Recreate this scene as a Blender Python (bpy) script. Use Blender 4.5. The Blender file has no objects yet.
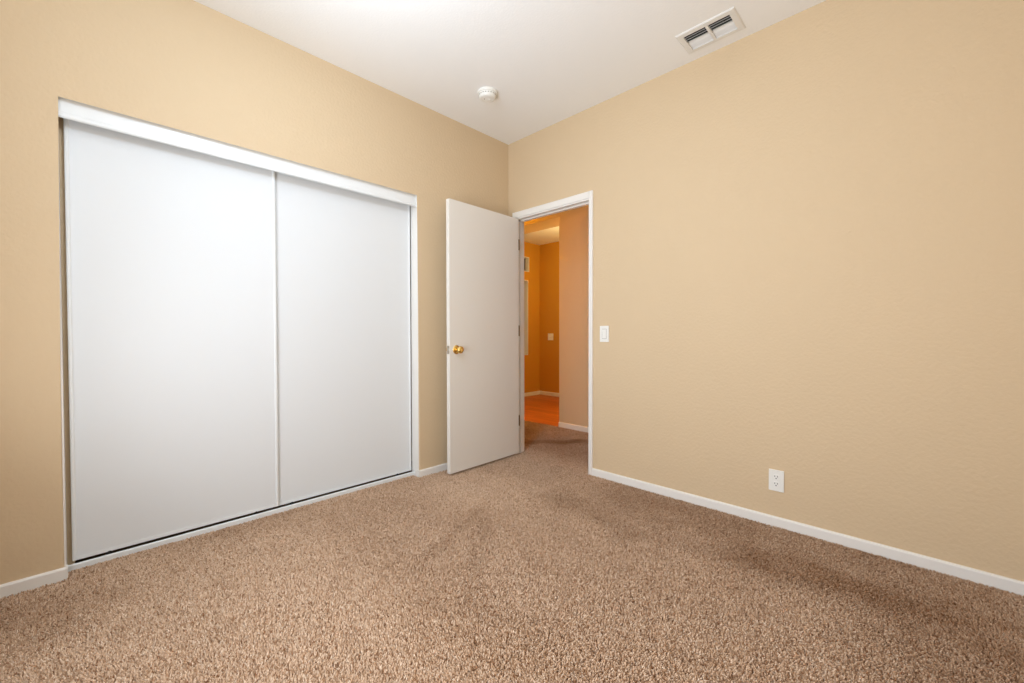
import bpy, bmesh, math, random
import numpy as np
from mathutils import Vector, Matrix

# ------------------------------------------------------------------ camera, sky, light, exposure
S = bpy.context.scene
C = S.collection
PI = math.pi
R = math.radians

cam = bpy.data.cameras.new('camera')
cam_o = bpy.data.objects.new('camera', cam)
C.objects.link(cam_o)
cam.sensor_fit = 'HORIZONTAL'
cam.sensor_width = 36.0
cam.lens = 414.78 / 1024 * 36.0
cam.clip_start = 0.02
yaw, pitch, roll = R(45.511), R(-0.98), R(-0.1035)
fw = Vector((math.sin(yaw) * math.cos(pitch), math.cos(yaw) * math.cos(pitch), math.sin(pitch)))
rt = Vector((math.cos(yaw), -math.sin(yaw), 0))
up = rt.cross(fw)
rt2 = rt * math.cos(roll) + up * math.sin(roll)
up2 = up * math.cos(roll) - rt * math.sin(roll)
cam_o.matrix_world = Matrix(((rt2.x, up2.x, -fw.x, -2.6335), (rt2.y, up2.y, -fw.y, -2.6288),
                             (rt2.z, up2.z, -fw.z, 1.0532), (0, 0, 0, 1)))
S.camera = cam_o

world = bpy.data.worlds.new('sky')
S.world = world
world.use_nodes = True
bg = world.node_tree.nodes['Background']
bg.inputs[0].default_value = (0.80, 0.90, 1.0, 1)
bg.inputs[1].default_value = 0.5

S.view_settings.view_transform = 'Standard'
S.view_settings.look = 'None'
S.view_settings.gamma = 1.0
S.view_settings.use_curve_mapping = False
S.view_settings.exposure = 0.13


def lamp(name, kind, loc, energy, color, rot=(0, 0, 0), size=1.0, size_y=None, spread=None):
    d = bpy.data.lights.new(name, kind)
    d.energy = energy
    d.color = color
    if kind == 'AREA':
        d.shape = 'RECTANGLE'
        d.size = size
        d.size_y = size_y or size
        if spread:
            d.spread = spread
    else:
        d.shadow_soft_size = size
    o = bpy.data.objects.new(name, d)
    o.location = loc
    o.rotation_euler = rot
    C.objects.link(o)
    return o


# daylight through the window behind the camera, unseen fills added at window and ceiling, warm lamps beyond the doorway
lamp('window_daylight', 'AREA', (-3.10, -1.9, 1.15), 28, (0.92, 0.98, 1.06), (0, R(-90), 0), 1.8, 1.8)
lamp('bounce_fill', 'AREA', (-3.26, -1.45, 0.8), 28, (0.93, 0.98, 1.04), (0, R(-138), 0), 0.9, 1.6)  # upward fill added outside the window to brighten ceiling and upper walls
lamp('ceiling_fill', 'POINT', (-2.1, -1.3, 2.42), 27, (0.70, 0.86, 1.04), size=0.15)  # unseen fill without a fixture, added to lift the upper walls and ceiling
lamp('far_room_lamp', 'POINT', (2.15, 0.55, 2.2), 33, (1.0, 0.80, 0.34), size=0.12)
lamp('hall_lamp', 'POINT', (0.62, 1.95, 2.1), 36, (1.0, 0.50, 0.01), size=0.1)

# ------------------------------------------------------------------ materials
def srgb(r, g, b):
    f = lambda c: c / 12.92 if c <= 0.04045 else ((c + 0.055) / 1.055) ** 2.4
    return (f(r / 255), f(g / 255), f(b / 255), 1)


def mat(name, col, rough=0.5, metal=0.0, bump=None, spec=0.5, var=0.0):
    """bump = (noise scale, strength, distance); var = small large-scale tone variation"""
    m = bpy.data.materials.new(name)
    m.use_nodes = True
    nt = m.node_tree
    b = nt.nodes['Principled BSDF']
    b.inputs['Base Color'].default_value = col
    b.inputs['Roughness'].default_value = rough
    b.inputs['Metallic'].default_value = metal
    b.inputs['Specular IOR Level'].default_value = spec
    tc = nt.nodes.new('ShaderNodeTexCoord')
    if bump:
        n = nt.nodes.new('ShaderNodeTexNoise')
        n.inputs['Scale'].default_value = bump[0]
        n.inputs['Detail'].default_value = 2.5
        nt.links.new(tc.outputs['Object'], n.inputs['Vector'])
        bp = nt.nodes.new('ShaderNodeBump')
        bp.inputs['Strength'].default_value = bump[1]
        bp.inputs['Distance'].default_value = bump[2]
        nt.links.new(n.outputs['Fac'], bp.inputs['Height'])
        nt.links.new(bp.outputs['Normal'], b.inputs['Normal'])
    if var:
        n2 = nt.nodes.new('ShaderNodeTexNoise')
        n2.inputs['Scale'].default_value = 3.0
        n2.inputs['Detail'].default_value = 3
        nt.links.new(tc.outputs['Object'], n2.inputs['Vector'])
        mx = nt.nodes.new('ShaderNodeMixRGB')
        mx.inputs[1].default_value = tuple(c * (1 - var) for c in col[:3]) + (1,)
        mx.inputs[2].default_value = tuple(min(1, c * (1 + var)) for c in col[:3]) + (1,)
        nt.links.new(n2.outputs['Fac'], mx.inputs[0])
        nt.links.new(mx.outputs[0], b.inputs['Base Color'])
    return m


M = {}
M['wall'] = mat('wall_paint', srgb(213, 189, 155), 0.65, bump=(62, 0.34, 0.006), spec=0.3, var=0.012)
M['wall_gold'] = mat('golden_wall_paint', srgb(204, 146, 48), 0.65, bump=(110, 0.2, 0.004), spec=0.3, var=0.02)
M['ceiling'] = mat('ceiling_paint', srgb(246, 245, 243), 0.85, bump=(90, 0.2, 0.004), spec=0.2)
M['trim'] = mat('trim_paint', srgb(236, 232, 226), 0.38, bump=(60, 0.04, 0.002))
M['door'] = mat('door_paint', srgb(232, 227, 219), 0.5, bump=(45, 0.05, 0.002))
M['closet'] = mat('closet_panel_white', srgb(227, 229, 230), 0.6, bump=(200, 0.03, 0.001), spec=0.15)
M['closet_frame'] = mat('closet_frame_white', srgb(234, 236, 236), 0.3, bump=(150, 0.02, 0.001))
M['hinge'] = mat('aged_hinge_brass', srgb(120, 92, 56), 0.5, 0.6, bump=(80, 0.05, 0.001))
M['brass'] = mat('polished_brass', srgb(244, 208, 128), 0.2, 1.0, bump=(40, 0.02, 0.001))
M['steel'] = mat('satin_steel', srgb(190, 188, 182), 0.3, 1.0, bump=(200, 0.03, 0.001))
M['plastic'] = mat('white_plastic', srgb(238, 236, 230), 0.3, bump=(150, 0.02, 0.001))
M['gap'] = mat('grey_gap', srgb(150, 142, 130), 0.6, bump=(100, 0.05, 0.001))
M['dark'] = mat('dark_slot', srgb(28, 24, 20), 0.7, bump=(100, 0.05, 0.001))
M['duct'] = mat('duct_metal', srgb(60, 56, 50), 0.6, 0.3, bump=(60, 0.05, 0.001))
M['vent'] = mat('vent_enamel', srgb(232, 230, 226), 0.35, bump=(150, 0.02, 0.001))
M['carpet_base'] = mat('carpet_backing', srgb(120, 90, 68), 0.95, bump=(160, 0.6, 0.006), spec=0.05, var=0.1)


def glass_mat():
    m = bpy.data.materials.new('window_glass')
    m.use_nodes = True
    nt = m.node_tree
    for n in list(nt.nodes):
        nt.nodes.remove(n)
    o = nt.nodes.new('ShaderNodeOutputMaterial')
    mx = nt.nodes.new('ShaderNodeMixShader')
    t = nt.nodes.new('ShaderNodeBsdfTransparent')
    g = nt.nodes.new('ShaderNodeBsdfGlossy')
    g.inputs['Roughness'].default_value = 0.02
    fr = nt.nodes.new('ShaderNodeFresnel')
    fr.inputs[0].default_value = 1.2
    nt.links.new(fr.outputs[0], mx.inputs[0])
    nt.links.new(t.outputs[0], mx.inputs[1])
    nt.links.new(g.outputs[0], mx.inputs[2])
    nt.links.new(mx.outputs[0], o.inputs[0])
    return m


M['glass'] = glass_mat()


def frosted_mat():
    m = bpy.data.materials.new('frosted_glass')
    m.use_nodes = True
    nt = m.node_tree
    for n in list(nt.nodes):
        nt.nodes.remove(n)
    o = nt.nodes.new('ShaderNodeOutputMaterial')
    mx = nt.nodes.new('ShaderNodeMixShader')
    mx.inputs[0].default_value = 0.12
    t = nt.nodes.new('ShaderNodeBsdfTranslucent')
    t.inputs['Color'].default_value = srgb(240, 232, 215)
    g = nt.nodes.new('ShaderNodeBsdfGlossy')
    g.inputs['Roughness'].default_value = 0.2
    nt.links.new(t.outputs[0], mx.inputs[1])
    nt.links.new(g.outputs[0], mx.inputs[2])
    nt.links.new(mx.outputs[0], o.inputs[0])
    return m


M['pane'] = frosted_mat()


def carpet_mat():
    m = bpy.data.materials.new('carpet_yarn')
    m.use_nodes = True
    nt = m.node_tree
    b = nt.nodes['Principled BSDF']
    b.inputs['Roughness'].default_value = 0.9
    b.inputs['Specular IOR Level'].default_value = 0.08
    hi = nt.nodes.new('ShaderNodeHairInfo')
    cr = nt.nodes.new('ShaderNodeValToRGB')
    e = cr.color_ramp.elements
    e[0].position = 0.0
    e[0].color = srgb(150, 108, 76)
    e[1].position = 1.0
    e[1].color = srgb(240, 218, 195)
    for p, c in ((0.10, (198, 162, 131)), (0.45, (219, 188, 159)), (0.85, (230, 202, 175))):
        x = e.new(p)
        x.color = srgb(*c)
    nt.links.new(hi.outputs['Random'], cr.inputs[0])
    # worn, flattened patches of the pile, broader darker areas, and hall light painted in
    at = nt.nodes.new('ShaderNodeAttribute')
    at.attribute_name = 'wear_tint'
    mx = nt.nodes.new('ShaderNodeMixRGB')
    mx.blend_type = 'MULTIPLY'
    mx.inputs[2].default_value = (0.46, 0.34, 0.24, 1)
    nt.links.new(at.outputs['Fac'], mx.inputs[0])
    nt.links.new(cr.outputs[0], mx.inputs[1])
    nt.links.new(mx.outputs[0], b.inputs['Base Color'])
    return m


M['carpet'] = carpet_mat()


def wood_mat():
    m = bpy.data.materials.new('wood_floor')
    m.use_nodes = True
    nt = m.node_tree
    b = nt.nodes['Principled BSDF']
    b.inputs['Roughness'].default_value = 0.35
    tc = nt.nodes.new('ShaderNodeTexCoord')
    mp = nt.nodes.new('ShaderNodeMapping')
    mp.inputs['Rotation'].default_value = (0, 0, R(90))
    br = nt.nodes.new('ShaderNodeTexBrick')
    br.inputs['Scale'].default_value = 1.0
    br.inputs['Brick Width'].default_value = 0.9
    br.inputs['Row Height'].default_value = 0.12
    br.inputs['Mortar Size'].default_value = 0.002
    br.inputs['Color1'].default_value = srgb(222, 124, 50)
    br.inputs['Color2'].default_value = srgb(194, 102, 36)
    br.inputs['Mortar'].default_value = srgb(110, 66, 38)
    ns = nt.nodes.new('ShaderNodeTexNoise')
    ns.inputs['Scale'].default_value = 6
    ns.inputs['Detail'].default_value = 6
    mp2 = nt.nodes.new('ShaderNodeMapping')
    mp2.inputs['Scale'].default_value = (7, 0.7, 1)
    mx = nt.nodes.new('ShaderNodeMixRGB')
    mx.blend_type = 'MULTIPLY'
    mx.inputs[0].default_value = 0.5
    nt.links.new(tc.outputs['Object'], mp.inputs[0])
    nt.links.new(tc.outputs['Object'], mp2.inputs[0])
    nt.links.new(mp.outputs[0], br.inputs[0])
    nt.links.new(mp2.outputs[0], ns.inputs[0])
    nt.links.new(br.outputs[0], mx.inputs[1])
    nt.links.new(ns.outputs['Fac'], mx.inputs[2])
    nt.links.new(mx.outputs[0], b.inputs['Base Color'])
    return m


M['wood'] = wood_mat()

# ------------------------------------------------------------------ mesh helpers
def obj(name, bm, m, parent=None, smooth=False, bevel=0.0, seg=2):
    if bevel:
        bmesh.ops.bevel(bm, geom=[e for e in bm.edges if e.is_manifold and e.calc_face_angle(0) > 0.5],
                        offset=bevel, segments=seg, affect='EDGES', profile=0.5, clamp_overlap=True)
    bmesh.ops.recalc_face_normals(bm, faces=bm.faces)
    me = bpy.data.meshes.new(name)
    bm.to_mesh(me)
    bm.free()
    me.materials.append(M[m])
    if smooth:
        for p in me.polygons:
            p.use_smooth = True
    o = bpy.data.objects.new(name, me)
    C.objects.link(o)
    if parent:
        o.parent = parent
    return o


def tag(o, label, cat, kind=None, group=None):
    o['label'] = label
    o['category'] = cat
    if kind:
        o['kind'] = kind
    if group:
        o['group'] = group
    return o


def empty(name, loc, rot=(0, 0, 0)):
    o = bpy.data.objects.new(name, None)
    o.empty_display_size = 0.05
    o.location = loc
    o.rotation_euler = rot
    C.objects.link(o)
    return o


def box(bm, x0, x1, y0, y1, z0, z1, rot=None):
    vs = [bm.verts.new(v) for v in ((x0, y0, z0), (x1, y0, z0), (x1, y1, z0), (x0, y1, z0),
                                    (x0, y0, z1), (x1, y0, z1), (x1, y1, z1), (x0, y1, z1))]
    if rot is not None:
        c = Vector(((x0 + x1) / 2, (y0 + y1) / 2, (z0 + z1) / 2))
        for v in vs:
            v.co = rot @ (v.co - c) + c
    for f in ((0, 3, 2, 1), (4, 5, 6, 7), (0, 1, 5, 4), (1, 2, 6, 5), (2, 3, 7, 6), (3, 0, 4, 7)):
        bm.faces.new([vs[i] for i in f])
    return bm


def B(*a):
    bm = bmesh.new()
    for t in a:
        box(bm, *t)
    return bm


def prism(pts, axis, a, b, bm=None):
    """closed outline in the plane normal to axis, swept from a to b"""
    bm = bm or bmesh.new()
    def P(u, v, w):
        return {'x': (w, u, v), 'y': (u, w, v), 'z': (u, v, w)}[axis]
    n = len(pts)
    A = [bm.verts.new(P(u, v, a)) for u, v in pts]
    D = [bm.verts.new(P(u, v, b)) for u, v in pts]
    bm.faces.new(A)
    bm.faces.new(D[::-1])
    for i in range(n):
        bm.faces.new((A[i], D[i], D[(i + 1) % n], A[(i + 1) % n]))
    return bm


def lathe(prof, n=32, bm=None, mtx=None):
    """(radius, height) profile about local z; closes on the axis at both ends"""
    bm = bm or bmesh.new()
    rings = []
    for r, h in prof:
        if r < 1e-6:
            v = bm.verts.new((0, 0, h))
            if mtx: v.co = mtx @ v.co
            rings.append([v])
        else:
            ring = []
            for k in range(n):
                a = 2 * PI * k / n
                v = bm.verts.new((r * math.cos(a), r * math.sin(a), h))
                if mtx: v.co = mtx @ v.co
                ring.append(v)
            rings.append(ring)
    for p, q in zip(rings, rings[1:]):
        for k in range(n):
            a, b = p[k % len(p)], p[(k + 1) % len(p)]
            c, d = q[(k + 1) % len(q)], q[k % len(q)]
            f = [a, b, c, d]
            u = []
            for v in f:
                if v not in u:
                    u.append(v)
            if len(u) > 2:
                bm.faces.new(u)
    return bm


def wall_u(name, axis, lo, hi, top, o0, o1, otop, near, far, bull, zb=-0.02):
    """wall with one doorway reaching the floor; the room-side edges of the opening are rounded by bull"""
    pts = [(lo, zb), (lo, top), (hi, top), (hi, zb), (o1, zb), (o1, otop), (o0, otop), (o0, zb)]
    bm = prism(pts, axis, near, far)
    if bull:
        k = 1 if axis == 'y' else 0
        u = 0 if axis == 'y' else 1
        ed = []
        for e in bm.edges:
            p, q = e.verts[0].co, e.verts[1].co
            if abs(p[k] - near) < 1e-6 and abs(q[k] - near) < 1e-6:
                if all(o0 - 1e-6 <= c[u] <= o1 + 1e-6 and c[2] <= otop + 1e-6 for c in (p, q)) \
                        and not (abs(p[2] - zb) < 1e-6 and abs(q[2] - zb) < 1e-6):
                    ed.append(e)
        bmesh.ops.bevel(bm, geom=ed, offset=bull, segments=6, affect='EDGES', profile=0.5)
    return obj(name, bm, 'wall')


def structure(o, label, cat):
    return tag(o, label, cat, 'structure')


# ------------------------------------------------------------------ sizes (metres)
H = 2.74                    # ceiling
XW, YS = -3.08, -3.08       # window walls behind the camera
CL0, CL1, CLT = -2.724, -0.936, 2.081   # closet opening
DJ0, DJ1, DTOP = -0.851, -0.096, 2.060  # clear doorway (y range, head)
WT = 0.100                  # wall thickness
HX = 1.11                   # hall side of the wall across the hallway
FX, FY, FH = 2.93, 2.155, 2.62          # far room corner and ceiling
PB = -0.014                 # carpet backing height (pile top is z = 0)

# ------------------------------------------------------------------ setting: bedroom shell
structure(obj('floor', B((XW - 0.1, HX, YS - 0.1, 2.4, PB - 0.12, PB)), 'carpet_base'),
          'woven backing of the brown bedroom carpet', 'floor')
structure(wall_u('wall_north', 'y', XW, 0.0, H, CL0, CL1, CLT, 0.0, WT, 0.010),
          'beige wall around the white closet doors', 'wall')
structure(wall_u('wall_east', 'x', YS, WT, H, DJ0 - 0.02, DJ1 + 0.02, DTOP + 0.02, 0.0, WT, 0),
          'long plain beige wall holding the open doorway', 'wall')
# ceiling with the hole for the supply vent
vx0, vx1, vy0, vy1 = -0.266, -0.100, -1.905, -1.645
bm = B((XW, 0, vy1, 0, H, H + 0.15), (XW, 0, YS, vy0, H, H + 0.15), (XW, vx0, vy0, vy1, H, H + 0.15), (vx1, 0, vy0, vy1, H, H + 0.15))
structure(obj('ceiling', bm, 'ceiling'), 'white bedroom ceiling with vent and smoke detector', 'ceiling')


def window_wall(name, axis, lo, hi, near, far, w0, w1, z0, z1, label):
    A = lambda a, b, c, d: (near, far, a, b, c, d) if axis == 'x' else (a, b, near, far, c, d)
    bm = B(A(lo, w0, -0.02, H), A(w1, hi, -0.02, H), A(w0, w1, -0.02, z0), A(w0, w1, z1, H))
    return structure(obj(name, bm, 'wall'), label, 'wall')


window_wall('wall_west', 'x', YS, 0, XW - WT, XW, -2.80, -0.55, 0.20, 2.15, 'beige wall with the bedroom window, behind the camera')
structure(obj('wall_south', B((XW, WT, YS - WT, YS, -0.02, H)), 'wall'), 'plain beige wall behind the camera, opposite the closet', 'wall')


def bedroom_window(name, axis, c, w0, w1, z0, z1, label):
    A = lambda a, b, d, e, t0, t1: (c + t0, c + t1, a, b, d, e) if axis == 'x' else (a, b, c + t0, c + t1, d, e)
    f = 0.045
    mid = (w0 + w1) / 2
    root = obj(name, B(A(w0, w1, z0, z0 + f, -.04, .03), A(w0, w1, z1 - f, z1, -.04, .03),
                       A(w0, w0 + f, z0 + f, z1 - f, -.04, .03), A(w1 - f, w1, z0 + f, z1 - f, -.04, .03),
                       A(mid - .02, mid + .02, z0 + f, z1 - f, -.03, .02)), 'trim')
    structure(root, label, 'window')
    obj('window_glass', B(A(w0 + f, mid - .02, z0 + f, z1 - f, -.006, -.002), A(mid + .02, w1 - f, z0 + f, z1 - f, -.006, -.002)), 'glass', root)


bedroom_window('window_1', 'x', XW - 0.05, -2.80, -0.55, 0.20, 2.15, 'white sliding window in the wall beside the closet wall')

# closet interior shell
structure(obj('wall_closet', B((CL0 - 0.2, CL1 + 0.2, 0.72, 0.82, -0.02, H), (CL0 - 0.3, CL0 - 0.2, WT, 0.82, -0.02, H),
                               (CL1 + 0.2, CL1 + 0.3, WT, 0.82, -0.02, H), (CL0 - 0.3, CL1 + 0.3, WT, 0.82, H, H + 0.1)), 'wall'),
          'inside walls of the closet behind its sliding doors', 'wall')

# ------------------------------------------------------------------ setting: hall and far room
bm = prism([(-1.5, -0.02), (-1.5, FH), (2.4, FH), (2.4, -0.02), (1.5, -0.02), (1.5, 2.386), (0.295, 2.386), (0.295, -0.02)], 'x', HX, 1.435)
structure(obj('wall_hall', bm, 'wall'), 'beige wall across the hallway with the opening to the far room', 'wall')
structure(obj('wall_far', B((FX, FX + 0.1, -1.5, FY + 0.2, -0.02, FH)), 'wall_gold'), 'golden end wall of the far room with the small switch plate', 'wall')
# far wall with two deep window openings
w0, w1 = 1.75, 2.627
bm = B((1.435, w0, FY, FY + 0.2, -0.02, FH), (w1 + 0.029, FX, FY, FY + 0.2, -0.02, FH), (w0, w1, FY, FY + 0.2, -0.02, 0.70),
       (w0, w1 + 0.029, FY, FY + 0.2, 1.976, 2.12), (w0, w1 + 0.029, FY, FY + 0.2, 2.37, FH), (w1, w1 + 0.029, FY, FY + 0.2, -0.02, 1.976))
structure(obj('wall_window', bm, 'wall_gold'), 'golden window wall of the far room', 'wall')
structure(obj('wall_hall_ends', B((WT, HX, 2.3, 2.4, -0.02, FH), (WT, HX, -1.5, -1.4, -0.02, FH), (0, WT, WT, 2.4, -0.02, FH),
                                  (1.435, FX, -1.5, -1.4, -0.02, FH)), 'wall'), 'end walls of the hallway', 'wall')
structure(obj('ceiling_hall', B((WT, FX + 0.1, -1.5, FY + 0.3, FH, FH + 0.1), ), 'ceiling'), 'white ceiling of the hall and far room', 'ceiling')
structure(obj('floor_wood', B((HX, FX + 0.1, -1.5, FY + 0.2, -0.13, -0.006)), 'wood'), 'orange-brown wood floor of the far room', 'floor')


def far_window(name, x0, x1, z0, z1, label):
    y0, y1 = FY + 0.075, FY + 0.12
    f = 0.03
    root = obj(name, B((x0, x1, y0, y1, z0, z0 + f), (x0, x1, y0, y1, z1 - f, z1), (x0, x0 + f, y0, y1, z0 + f, z1 - f),
                       (x1 - f, x1, y0, y1, z0 + f, z1 - f)), 'hinge')
    structure(root, label, 'window')
    obj('window_trim', B((x1 - 0.012, x1, FY - 0.004, y0, z0, z1), (x0, x1 - 0.012, FY - 0.004, y0, z0, z0 + 0.012),
                         (x0, x1 - 0.012, FY - 0.004, y0, z1 - 0.012, z1)), 'trim', root)
    obj('window_glass', B((x0 + f, x1 - f, y0 + 0.015, y0 + 0.03, z0 + f, z1 - f)), 'pane', root)
    return root


far_window('window_2', 1.75, 2.627, 0.70, 1.976, 'tall narrow window in the far room, below the transom')
far_window('window_3', 1.75, 2.656, 2.12, 2.37, 'small transom window high in the far room')


def skirting(name, axis, a, b, face, sgn, h, label, t=0.012, zb=PB):
    """baseboard along axis from a to b on the wall face; sgn = direction into the room"""
    pts = [(face, zb), (face + sgn * t, zb), (face + sgn * t, h - 0.008), (face + sgn * t * 0.75, h - 0.002), (face + sgn * t * 0.4, h), (face, h)]
    return structure(obj(name, prism(pts, axis, a, b), 'trim'), label, 'baseboard')


def skirting_return(name, a, b, xr, label):
    # runs along the closet wall and wraps a short way into the closet opening
    pts = [(0.0, PB), (-0.012, PB), (-0.012, 0.042), (-0.009, 0.048), (-0.005, 0.05), (0.0, 0.05)]
    bm = prism(pts, 'x', a, b)
    box(bm, min(xr), max(xr), 0.0, 0.03, PB, 0.046)
    return structure(obj(name, bm, 'trim'), label, 'baseboard')


skirting_return('baseboard_north', XW, CL0 + 0.010, (CL0 + 0.0005, CL0 + 0.010), 'short white baseboard left of the closet')
skirting_return('baseboard_corner', CL1 - 0.010, -0.012, (CL1 - 0.010, CL1 - 0.0005), 'short white baseboard between closet and open door')
skirting('baseboard_east', 'y', YS, -0.891, 0.0, -1, 0.05, 'long white baseboard under the plain beige wall')
skirting('baseboard_hall', 'y', -1.4, 0.295, HX, -1, 0.055, 'white baseboard across the hallway, seen through the doorway')
skirting('baseboard_far', 'y', -1.4, FY - 0.012, FX, -1, 0.057, 'cream baseboard on the end wall of the far room', zb=-0.006)
skirting('baseboard_window', 'x', 1.435, FX, FY, -1, 0.057, 'cream baseboard under the far room windows', zb=-0.006)

# door frame: jambs and head, with casing, stop and strike plate
t1 = obj('trim_1', B((0, WT, DJ0 - 0.02, DJ0, PB, DTOP), (0, WT, DJ1, DJ1 + 0.02, PB, DTOP), (0, WT, DJ0 - 0.02, DJ1 + 0.02, DTOP, DTOP + 0.02)), 'trim', bevel=0.0015)
structure(t1, 'white door frame around the open doorway', 'door frame')


def casing_profile(inner, outer, sgn):
    w = outer - inner
    return [(0, inner), (sgn * 0.008, inner), (sgn * 0.010, inner + w * 0.15), (sgn * 0.012, inner + w * 0.5), (sgn * 0.014, inner + w * 0.85), (sgn * 0.011, outer), (0, outer)]


for sgn, base in ((-1, 0.0), (1, WT)):
    bm = bmesh.new()
    prism([(base + a, b) for a, b in casing_profile(DJ0 - 0.005, -0.891, sgn)], 'z', PB, 2.12, bm)
    prism([(base + a, b) for a, b in casing_profile(DJ1 + 0.005, -0.060, sgn)], 'z', PB, 2.12, bm)
    prism([(base + a, b) for a, b in casing_profile(DTOP + 0.010, 2.12, sgn)], 'y', DJ0 - 0.005, DJ1 + 0.005, bm)
    obj('casing', bm, 'trim', t1)
obj('door_stop', B((0.042, 0.075, DJ0, DJ0 + 0.011, PB, DTOP), (0.042, 0.075, DJ1 - 0.008, DJ1, PB, DTOP), (0.042, 0.075, DJ0, DJ1, DTOP - 0.011, DTOP)), 'trim', t1)
obj('strike_plate', B((0.012, 0.036, DJ0 - 0.0005, DJ0 + 0.0015, 0.91, 0.97)), 'steel', t1)

# ------------------------------------------------------------------ carpet pile (cut pile, one stuff object)
def value_noise(x, y, s, seed):
    rs = np.random.RandomState(seed)
    g = rs.rand(64, 64)
    u, v = x * s + 100.3, y * s + 100.7
    i, j = np.floor(u).astype(int), np.floor(v).astype(int)
    a, b = u - i, v - j
    a, b = a * a * (3 - 2 * a), b * b * (3 - 2 * b)
    q = lambda m, n: g[m % 64, n % 64]
    return (q(i, j) * (1 - a) + q(i + 1, j) * a) * (1 - b) + (q(i, j + 1) * (1 - a) + q(i + 1, j + 1) * a) * b


def carpet():
    rs = np.random.RandomState(7)
    st = 0.0047
    def grid(x0, x1, y0, y1):
        gx, gy = np.meshgrid(np.arange(x0, x1, st), np.arange(y0, y1, st))
        p = np.stack([gx.ravel(), gy.ravel()], 1)
        return p + (rs.rand(*p.shape) - 0.5) * st * 1.1
    room = grid(XW + 0.02, -0.015, YS + 0.02, -0.015)
    # only what the camera's side of the room can show
    room = room[(room[:, 0] + room[:, 1]) > -5.4]
    sill = grid(CL0 + 0.008, CL1 - 0.015, -0.015, 0.056)
    door = grid(-0.015, WT, DJ0 + 0.004, DJ1 - 0.004)
    hall = grid(WT, HX - 0.012, -1.3, 1.6)
    p = np.concatenate([room, sill, door, hall])
    n = len(p)
    x, y = p[:, 0], p[:, 1]
    def seg(x0, y0, x1, y1, w):
        dx, dy = x1 - x0, y1 - y0
        L2 = dx * dx + dy * dy
        t = np.clip(((x - x0) * dx + (y - y0) * dy) / L2, 0, 1)
        wob = (value_noise(x, y, 9, 3) - 0.5) * min(0.12, w * 1.2)
        d = np.hypot(x - x0 - t * dx, y - y0 - t * dy) + wob
        return np.clip(1.3 - d / w, 0, 1)
    wear_tint = 0.12 * np.clip(value_noise(x, y, 2.3, 5) - 0.45, 0, 1) + 0.16 * (value_noise(x, y, 11, 6) - 0.5)
    for s in WEAR_AND_DARK:
        wear_tint = np.maximum(wear_tint, seg(*s[:5]) * s[5] * (0.7 + 0.6 * value_noise(x, y, 8, 11)))
    wear_tint = np.maximum(wear_tint, 0.42 * np.clip((x - 0.02) / 0.25, 0, 1) * (0.8 + 0.4 * value_noise(x, y, 6, 4)))  # hall browned all over: traffic stain plus the warm hall light painted in
    wear_tint = np.clip(wear_tint, 0, 1)
    h = 0.0145 + rs.rand(n) * 0.0045 - 0.004 * wear_tint
    ang = rs.rand(n) * 2 * PI
    lean = 0.003 + rs.rand(n) * 0.006
    # the nap lies in broad vacuumed swathes
    nap = value_noise(x, y, 1.6, 21) * 1.6 * PI
    lx = lean * np.cos(ang) + 0.0025 * np.cos(nap)
    ly = lean * np.sin(ang) + 0.0025 * np.sin(nap)
    k = 4
    lift = np.where((y > -0.02) & (x < -0.5), 0.004, 0.0)
    pos = np.zeros((n, k, 3), np.float32)
    for i in range(k):
        t = i / (k - 1)
        pos[:, i, 0] = x + lx * t ** 1.6
        pos[:, i, 1] = y + ly * t ** 1.6
        pos[:, i, 2] = PB + h * t * (1 - 0.1 * t) + lift * t
    r0 = 0.0020 + rs.rand(n) * 0.0007
    rad = np.stack([r0 * 0.85, r0 * 1.05, r0, r0 * 0.45], 1).astype(np.float32)
    cu = bpy.data.hair_curves.new('carpet_pile')
    cu.add_curves([k] * n)
    cu.attributes['position'].data.foreach_set('vector', pos.ravel())
    a = cu.attributes.get('radius') or cu.attributes.new('radius', 'FLOAT', 'POINT')
    a.data.foreach_set('value', rad.ravel())
    w = cu.attributes.new('wear_tint', 'FLOAT', 'CURVE')
    w.data.foreach_set('value', wear_tint.astype(np.float32))
    cu.materials.append(M['carpet'])
    o = bpy.data.objects.new('carpet_pile', cu)
    C.objects.link(o)
    tag(o, 'speckled brown cut-pile carpet covering the bedroom floor', 'carpet', 'stuff')
    return n


# (x0, y0, x1, y1, half width, strength): trodden streaks, and broader darker areas at right, far left and hall
WEAR_AND_DARK = [(-0.50, -0.95, -0.62, -1.55, 0.12, 0.36), (-0.62, -1.55, -0.42, -2.05, 0.14, 0.26), (-0.42, -2.10, -0.42, -3.0, 0.24, 0.66),
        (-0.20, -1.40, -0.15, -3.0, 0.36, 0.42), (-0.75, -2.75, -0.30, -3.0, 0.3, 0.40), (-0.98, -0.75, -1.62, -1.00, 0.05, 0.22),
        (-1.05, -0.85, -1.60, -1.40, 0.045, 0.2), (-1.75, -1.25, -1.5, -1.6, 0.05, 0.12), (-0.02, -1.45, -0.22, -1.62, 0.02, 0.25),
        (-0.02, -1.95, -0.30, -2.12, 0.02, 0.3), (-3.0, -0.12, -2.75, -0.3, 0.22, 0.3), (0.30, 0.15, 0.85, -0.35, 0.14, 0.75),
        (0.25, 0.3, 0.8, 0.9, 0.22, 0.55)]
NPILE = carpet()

# ------------------------------------------------------------------ closet: trim, track and two sliding doors
t2 = obj('trim_2', B((CL0, CL0 + 0.006, 0.010, WT, PB, CLT), (CL1 - 0.001, CL1, 0.010, WT, PB, CLT)), 'trim')
obj('jamb_filler', B((CL0 + 0.006, CL0 + 0.030, 0.108, WT, PB, CLT)), 'wall', t2)
structure(t2, 'white liner and tracks of the closet opening', 'closet trim')
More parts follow.
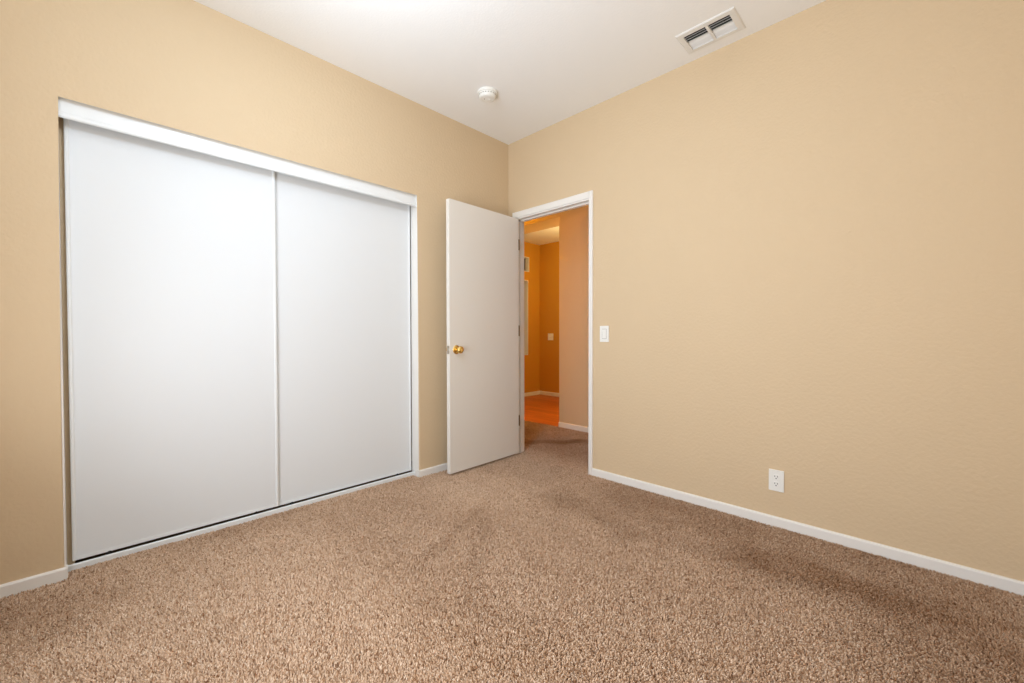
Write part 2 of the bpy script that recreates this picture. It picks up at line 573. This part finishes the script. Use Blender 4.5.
# head valance: flat fascia with a rolled lower lip
va = [(0.022, CLT), (0.022, 2.016), (0.018, 2.012), (0.017, 2.000), (0.020, 1.994), (0.026, 1.993), (0.030, 1.998), (0.030, CLT)]
obj('valance', prism(va, 'x', CL0 + 0.006, CL1 - 0.001), 'closet_frame', t2)
tr = [(0.060, PB), (0.060, 0.023), (0.063, 0.027), (0.070, 0.027), (0.072, 0.023), (0.072, 0.006), (0.122, 0.006), (0.122, PB)]
obj('floor_track', prism(tr, 'x', CL0 + 0.006, CL1 - 0.001), 'closet_frame', t2)


def sliding_door(name, x0, x1, y0, z0, z1, label):
    """thin melamine panel held in a slim rolled frame; y0 = front of the frame"""
    st, d = 0.016, 0.014
    root = obj(name, B((x0 + 0.006, x1 - 0.006, y0 + 0.004, y0 + 0.011, z0 + 0.008, z1 - 0.008)), 'closet')
    tag(root, label, 'closet door', 'structure')
    for a, b in ((x0, x0 + st), (x1 - st, x1)):
        prof = [(a, y0 + 0.003), (a + 0.003, y0), (b - 0.005, y0), (b, y0 + 0.004), (b, y0 + d), (a, y0 + d)]
        obj('stile', prism(prof, 'z', z0, z1), 'closet_frame', root)
    for a, b in ((z0, z0 + 0.016), (z1 - 0.016, z1)):
        obj('rail', B((x0 + st, x1 - st, y0 + 0.002, y0 + d - 0.002, a, b)), 'closet_frame', root, bevel=0.002)
    for xx in (x0 + 0.12, x1 - 0.12):
        obj('guide_roller', lathe([(0, -0.006), (0.010, -0.006), (0.012, -0.003), (0.012, 0.003), (0.010, 0.006), (0, 0.006)], 16,
                                  mtx=Matrix.Translation((xx, y0 + 0.007, z0 - 0.008)) @ Matrix.Rotation(PI / 2, 4, 'X')), 'dark', root)
    return root


sliding_door('door_2', -2.702, -1.857, 0.078, 0.036, 2.03, 'front white sliding closet panel, farther from the open bedroom door')
sliding_door('door_3', -1.900, -0.944, 0.094, 0.030, 2.03, 'rear white sliding closet panel, nearer the open bedroom door')

# ------------------------------------------------------------------ open bedroom door
DW, DT = 0.7555, 0.036
door = empty('door_1', (-0.0187, -0.1409, 0), (0, 0, R(181.38)))
tag(door, 'open white flush bedroom door with a brass knob', 'door', 'structure')
obj('slab', B((0, DW, -DT, 0, 0.018, 2.052)), 'door', door, bevel=0.0015)


def knob(parent, side):
    # side +1: room-facing visible face (local +y)
    base = 0.0 if side > 0 else -DT
    mt = Matrix.Translation((DW - 0.062, base, 0.940)) @ Matrix.Rotation(-side * PI / 2, 4, 'X')
    rose = lathe([(0, 0.0), (0.033, 0.0), (0.034, 0.002), (0.032, 0.005), (0.024, 0.009), (0.016, 0.011), (0, 0.011)], 40, mtx=mt)
    k = obj('door_knob', lathe([(0, 0.010), (0.012, 0.010), (0.011, 0.018), (0.012, 0.026), (0.018, 0.031), (0.024, 0.037), (0.0275, 0.046), (0.0265, 0.054),
                                (0.022, 0.060), (0.013, 0.0635), (0.006, 0.064), (0, 0.063)], 40, mtx=mt), 'brass', parent, smooth=True)
    obj('rose', rose, 'brass', k, smooth=True)
    k['label'] = 'round polished brass knob'
    return k


knob(door, 1)
knob(door, -1)
lp = obj('latch_plate', B((DW - 0.001, DW + 0.0012, -DT / 2 - 0.0125, -DT / 2 + 0.0125, 0.910, 0.970)), 'steel', door, bevel=0.0004)
lp['label'] = 'satin metal latch plate'
obj('latch_bolt', prism([(DW, -DT / 2 - 0.007), (DW + 0.010, -DT / 2 + 0.002), (DW + 0.010, -DT / 2 + 0.006), (DW, -DT / 2 + 0.007)], 'z', 0.930, 0.950), 'steel', lp)
for z in (1.83, 1.083, 0.30):
    bm = lathe([(0, -0.045), (0.0055, -0.045), (0.006, -0.043), (0.006, 0.043), (0.0055, 0.045), (0.003, 0.048), (0, 0.049)], 16,
               mtx=Matrix.Translation((-0.008, -0.002, z)))
    hg = obj('hinge', bm, 'hinge', door, smooth=False)
    obj('hinge_leaf', B((-0.004, -0.0005, -DT + 0.004, -0.003, z - 0.044, z + 0.044)), 'hinge', hg)

# ------------------------------------------------------------------ wall plates
def screw(parent, y, z, x=-0.0062):
    o = obj('screw', lathe([(0, 0), (0.0032, 0), (0.0030, 0.0006), (0.0018, 0.0011), (0, 0.0012)], 14,
                           mtx=Matrix.Translation((x, y, z)) @ Matrix.Rotation(-PI / 2, 4, 'Y')), 'plastic', parent, smooth=True)
    return o


def plate(parent, w, h):
    bm = B((-0.0065, 0, -w / 2, w / 2, -h / 2, h / 2))
    return obj('plate', bm, 'plastic', parent, bevel=0.003, seg=3)


sw = empty('light_switch', (0, -0.990, 1.056))
tag(sw, 'white rocker light switch on beige wall beside the doorway', 'light switch')
plate(sw, 0.073, 0.117)
bm = prism([(-0.0063, -0.034), (-0.0092, -0.034), (-0.0075, 0.0), (-0.0108, 0.034), (-0.0063, 0.034)], 'y', -0.0165, 0.0165)
# prism on axis y takes (x, z) outline
obj('rocker', bm, 'plastic', sw, bevel=0.0006)
obj('rocker_gap', B((-0.0072, -0.0062, -0.0185, 0.0185, -0.0362, 0.0362)), 'gap', sw)
screw(sw, 0, 0.0485)
screw(sw, 0, -0.0485)

ou = empty('power_outlet', (0, -2.077, 0.249))
tag(ou, 'white double power outlet low on the beige wall', 'power outlet')
plate(ou, 0.071, 0.115)
for zc in (0.0195, -0.0195):
    pts = []
    for k in range(28):
        a = 2 * PI * k / 28
        pts.append((max(-0.0170, min(0.0170, 0.0178 * math.cos(a))) , zc + max(-0.0140, min(0.0140, 0.0178 * math.sin(a)))))
    rc = obj('receptacle', prism(pts, 'x', -0.0088, -0.0058), 'plastic', ou)
    obj('slot', B((-0.0092, -0.0080, -0.0078, -0.0052, zc + 0.0000, zc + 0.0085)), 'dark', rc)
    obj('slot', B((-0.0092, -0.0080, 0.0052, 0.0078, zc + 0.0008, zc + 0.0078)), 'dark', rc)
    obj('slot', lathe([(0, 0), (0.0030, 0), (0.0030, 0.0012), (0, 0.0012)], 14,
                      mtx=Matrix.Translation((-0.0080, 0, zc - 0.0070)) @ Matrix.Rotation(-PI / 2, 4, 'Y')), 'dark', rc)
screw(ou, 0, 0.0)

sp = empty('switch_plate', (FX, 1.901, 1.010))
tag(sp, 'small pale switch plate on the far room wall, seen through the doorway', 'light switch')
plate(sp, 0.115, 0.115)
for yy in (-0.023, 0.023):
    obj('toggle', prism([(-0.006, yy - 0.005), (-0.018, yy - 0.004), (-0.018, yy + 0.004), (-0.006, yy + 0.005)], 'z', -0.002, 0.014), 'plastic', sp)

# ------------------------------------------------------------------ smoke detector
sd = empty('smoke_detector', (-0.668, -0.463, H))
tag(sd, 'round white smoke detector on the ceiling near the corner', 'smoke detector')
obj('mounting_base', lathe([(0, 0), (0.068, 0), (0.069, -0.003), (0.069, -0.012), (0.066, -0.016), (0, -0.016)], 48), 'plastic', sd, smooth=False)
bm = lathe([(0, -0.014), (0.060, -0.014), (0.060, -0.020), (0.061, -0.023), (0.058, -0.036), (0.053, -0.043), (0.046, -0.046), (0.040, -0.047), (0.038, -0.0455),
            (0.036, -0.0455), (0.034, -0.047), (0.014, -0.048), (0, -0.048)], 48)
bd = obj('cover', bm, 'plastic', sd, smooth=False)
obj('test_button', lathe([(0, -0.047), (0.010, -0.047), (0.010, -0.0500), (0.008, -0.0512), (0, -0.0515)], 24, mtx=Matrix.Translation((0.012, -0.004, 0))), 'plastic', bd)
bm = bmesh.new()
for k in range(20):
    a = 2 * PI * k / 20
    m3 = Matrix.Rotation(a, 3, 'Z')
    c = m3 @ Vector((0.0600, 0, -0.027))
    box(bm, c.x - 0.0012, c.x + 0.0012, c.y - 0.005, c.y + 0.005, c.z - 0.002, c.z + 0.002, m3)
obj('smoke_slots', bm, 'gap', bd)
obj('indicator', lathe([(0, -0.0475), (0.003, -0.0475), (0.003, -0.0490), (0, -0.0495)], 12, mtx=Matrix.Translation((-0.018, 0.012, 0))), 'dark', bd)

# ------------------------------------------------------------------ supply vent
vt = empty('ceiling_vent', ((-0.286 - 0.081) / 2, -1.776, H))
tag(vt, 'white rectangular metal supply vent in the ceiling', 'ceiling vent')
hw, hl = 0.1025, 0.154       # half sizes along x and y
iw = 0.070
b0, b1, b2, b3 = -0.120, -0.011, 0.003, 0.121     # two louvre banks along y
fz0, fz1 = -0.007, 0.001
bm = bmesh.new()
# sloped face plate border
def ring(o_, i_, zo, zi):
    ov = [bm.verts.new((sx * o_[0], sy * o_[1], zo)) for sx, sy in ((-1, -1), (1, -1), (1, 1), (-1, 1))]
    iv = [bm.verts.new((sx * i_[0], sy * i_[1], zi)) for sx, sy in ((-1, -1), (1, -1), (1, 1), (-1, 1))]
    for k in range(4):
        bm.faces.new((ov[k], ov[(k + 1) % 4], iv[(k + 1) % 4], iv[k]))
ring((hw, hl), (hw, hl), 0.0, -0.003)
ring((hw, hl), (hw - 0.006, hl - 0.006), -0.003, -0.007)
ring((hw - 0.006, hl - 0.006), (iw, 0.121), -0.007, -0.008)
ring((iw, 0.121), (iw, 0.121), -0.008, 0.004)
box(bm, -iw, iw, b1, b2, -0.008, 0.004)
obj('frame', bm, 'vent', vt)
for y0, y1 in ((b0, b1), (b2, b3)):
    bm = bmesh.new()
    nb = 7
    for k in range(nb):
        xc = -iw + (k + 0.5) * 2 * iw / nb
        a = R(-42) if k < 4 else R(40)
        box(bm, xc - 0.0115, xc + 0.0115, y0, y1, 0.0035, 0.0047, Matrix.Rotation(a, 3, 'Y'))
    obj('louvre', bm, 'vent', vt)
bm = bmesh.new()
ring((0.080, 0.127), (0.080, 0.127), 0.0, 0.16)
top = [bm.verts.new(v) for v in ((-0.080, -0.127, 0.16), (0.080, -0.127, 0.16), (0.080, 0.127, 0.16), (-0.080, 0.127, 0.16))]
bm.faces.new(top)
obj('duct', bm, 'duct', vt)
for s in (-1, 1):
    obj('screw', lathe([(0, -0.0075), (0.004, -0.0078), (0.0035, -0.0092), (0, -0.0098)], 14, mtx=Matrix.Translation((0, s * 0.139, 0))), 'vent', vt)
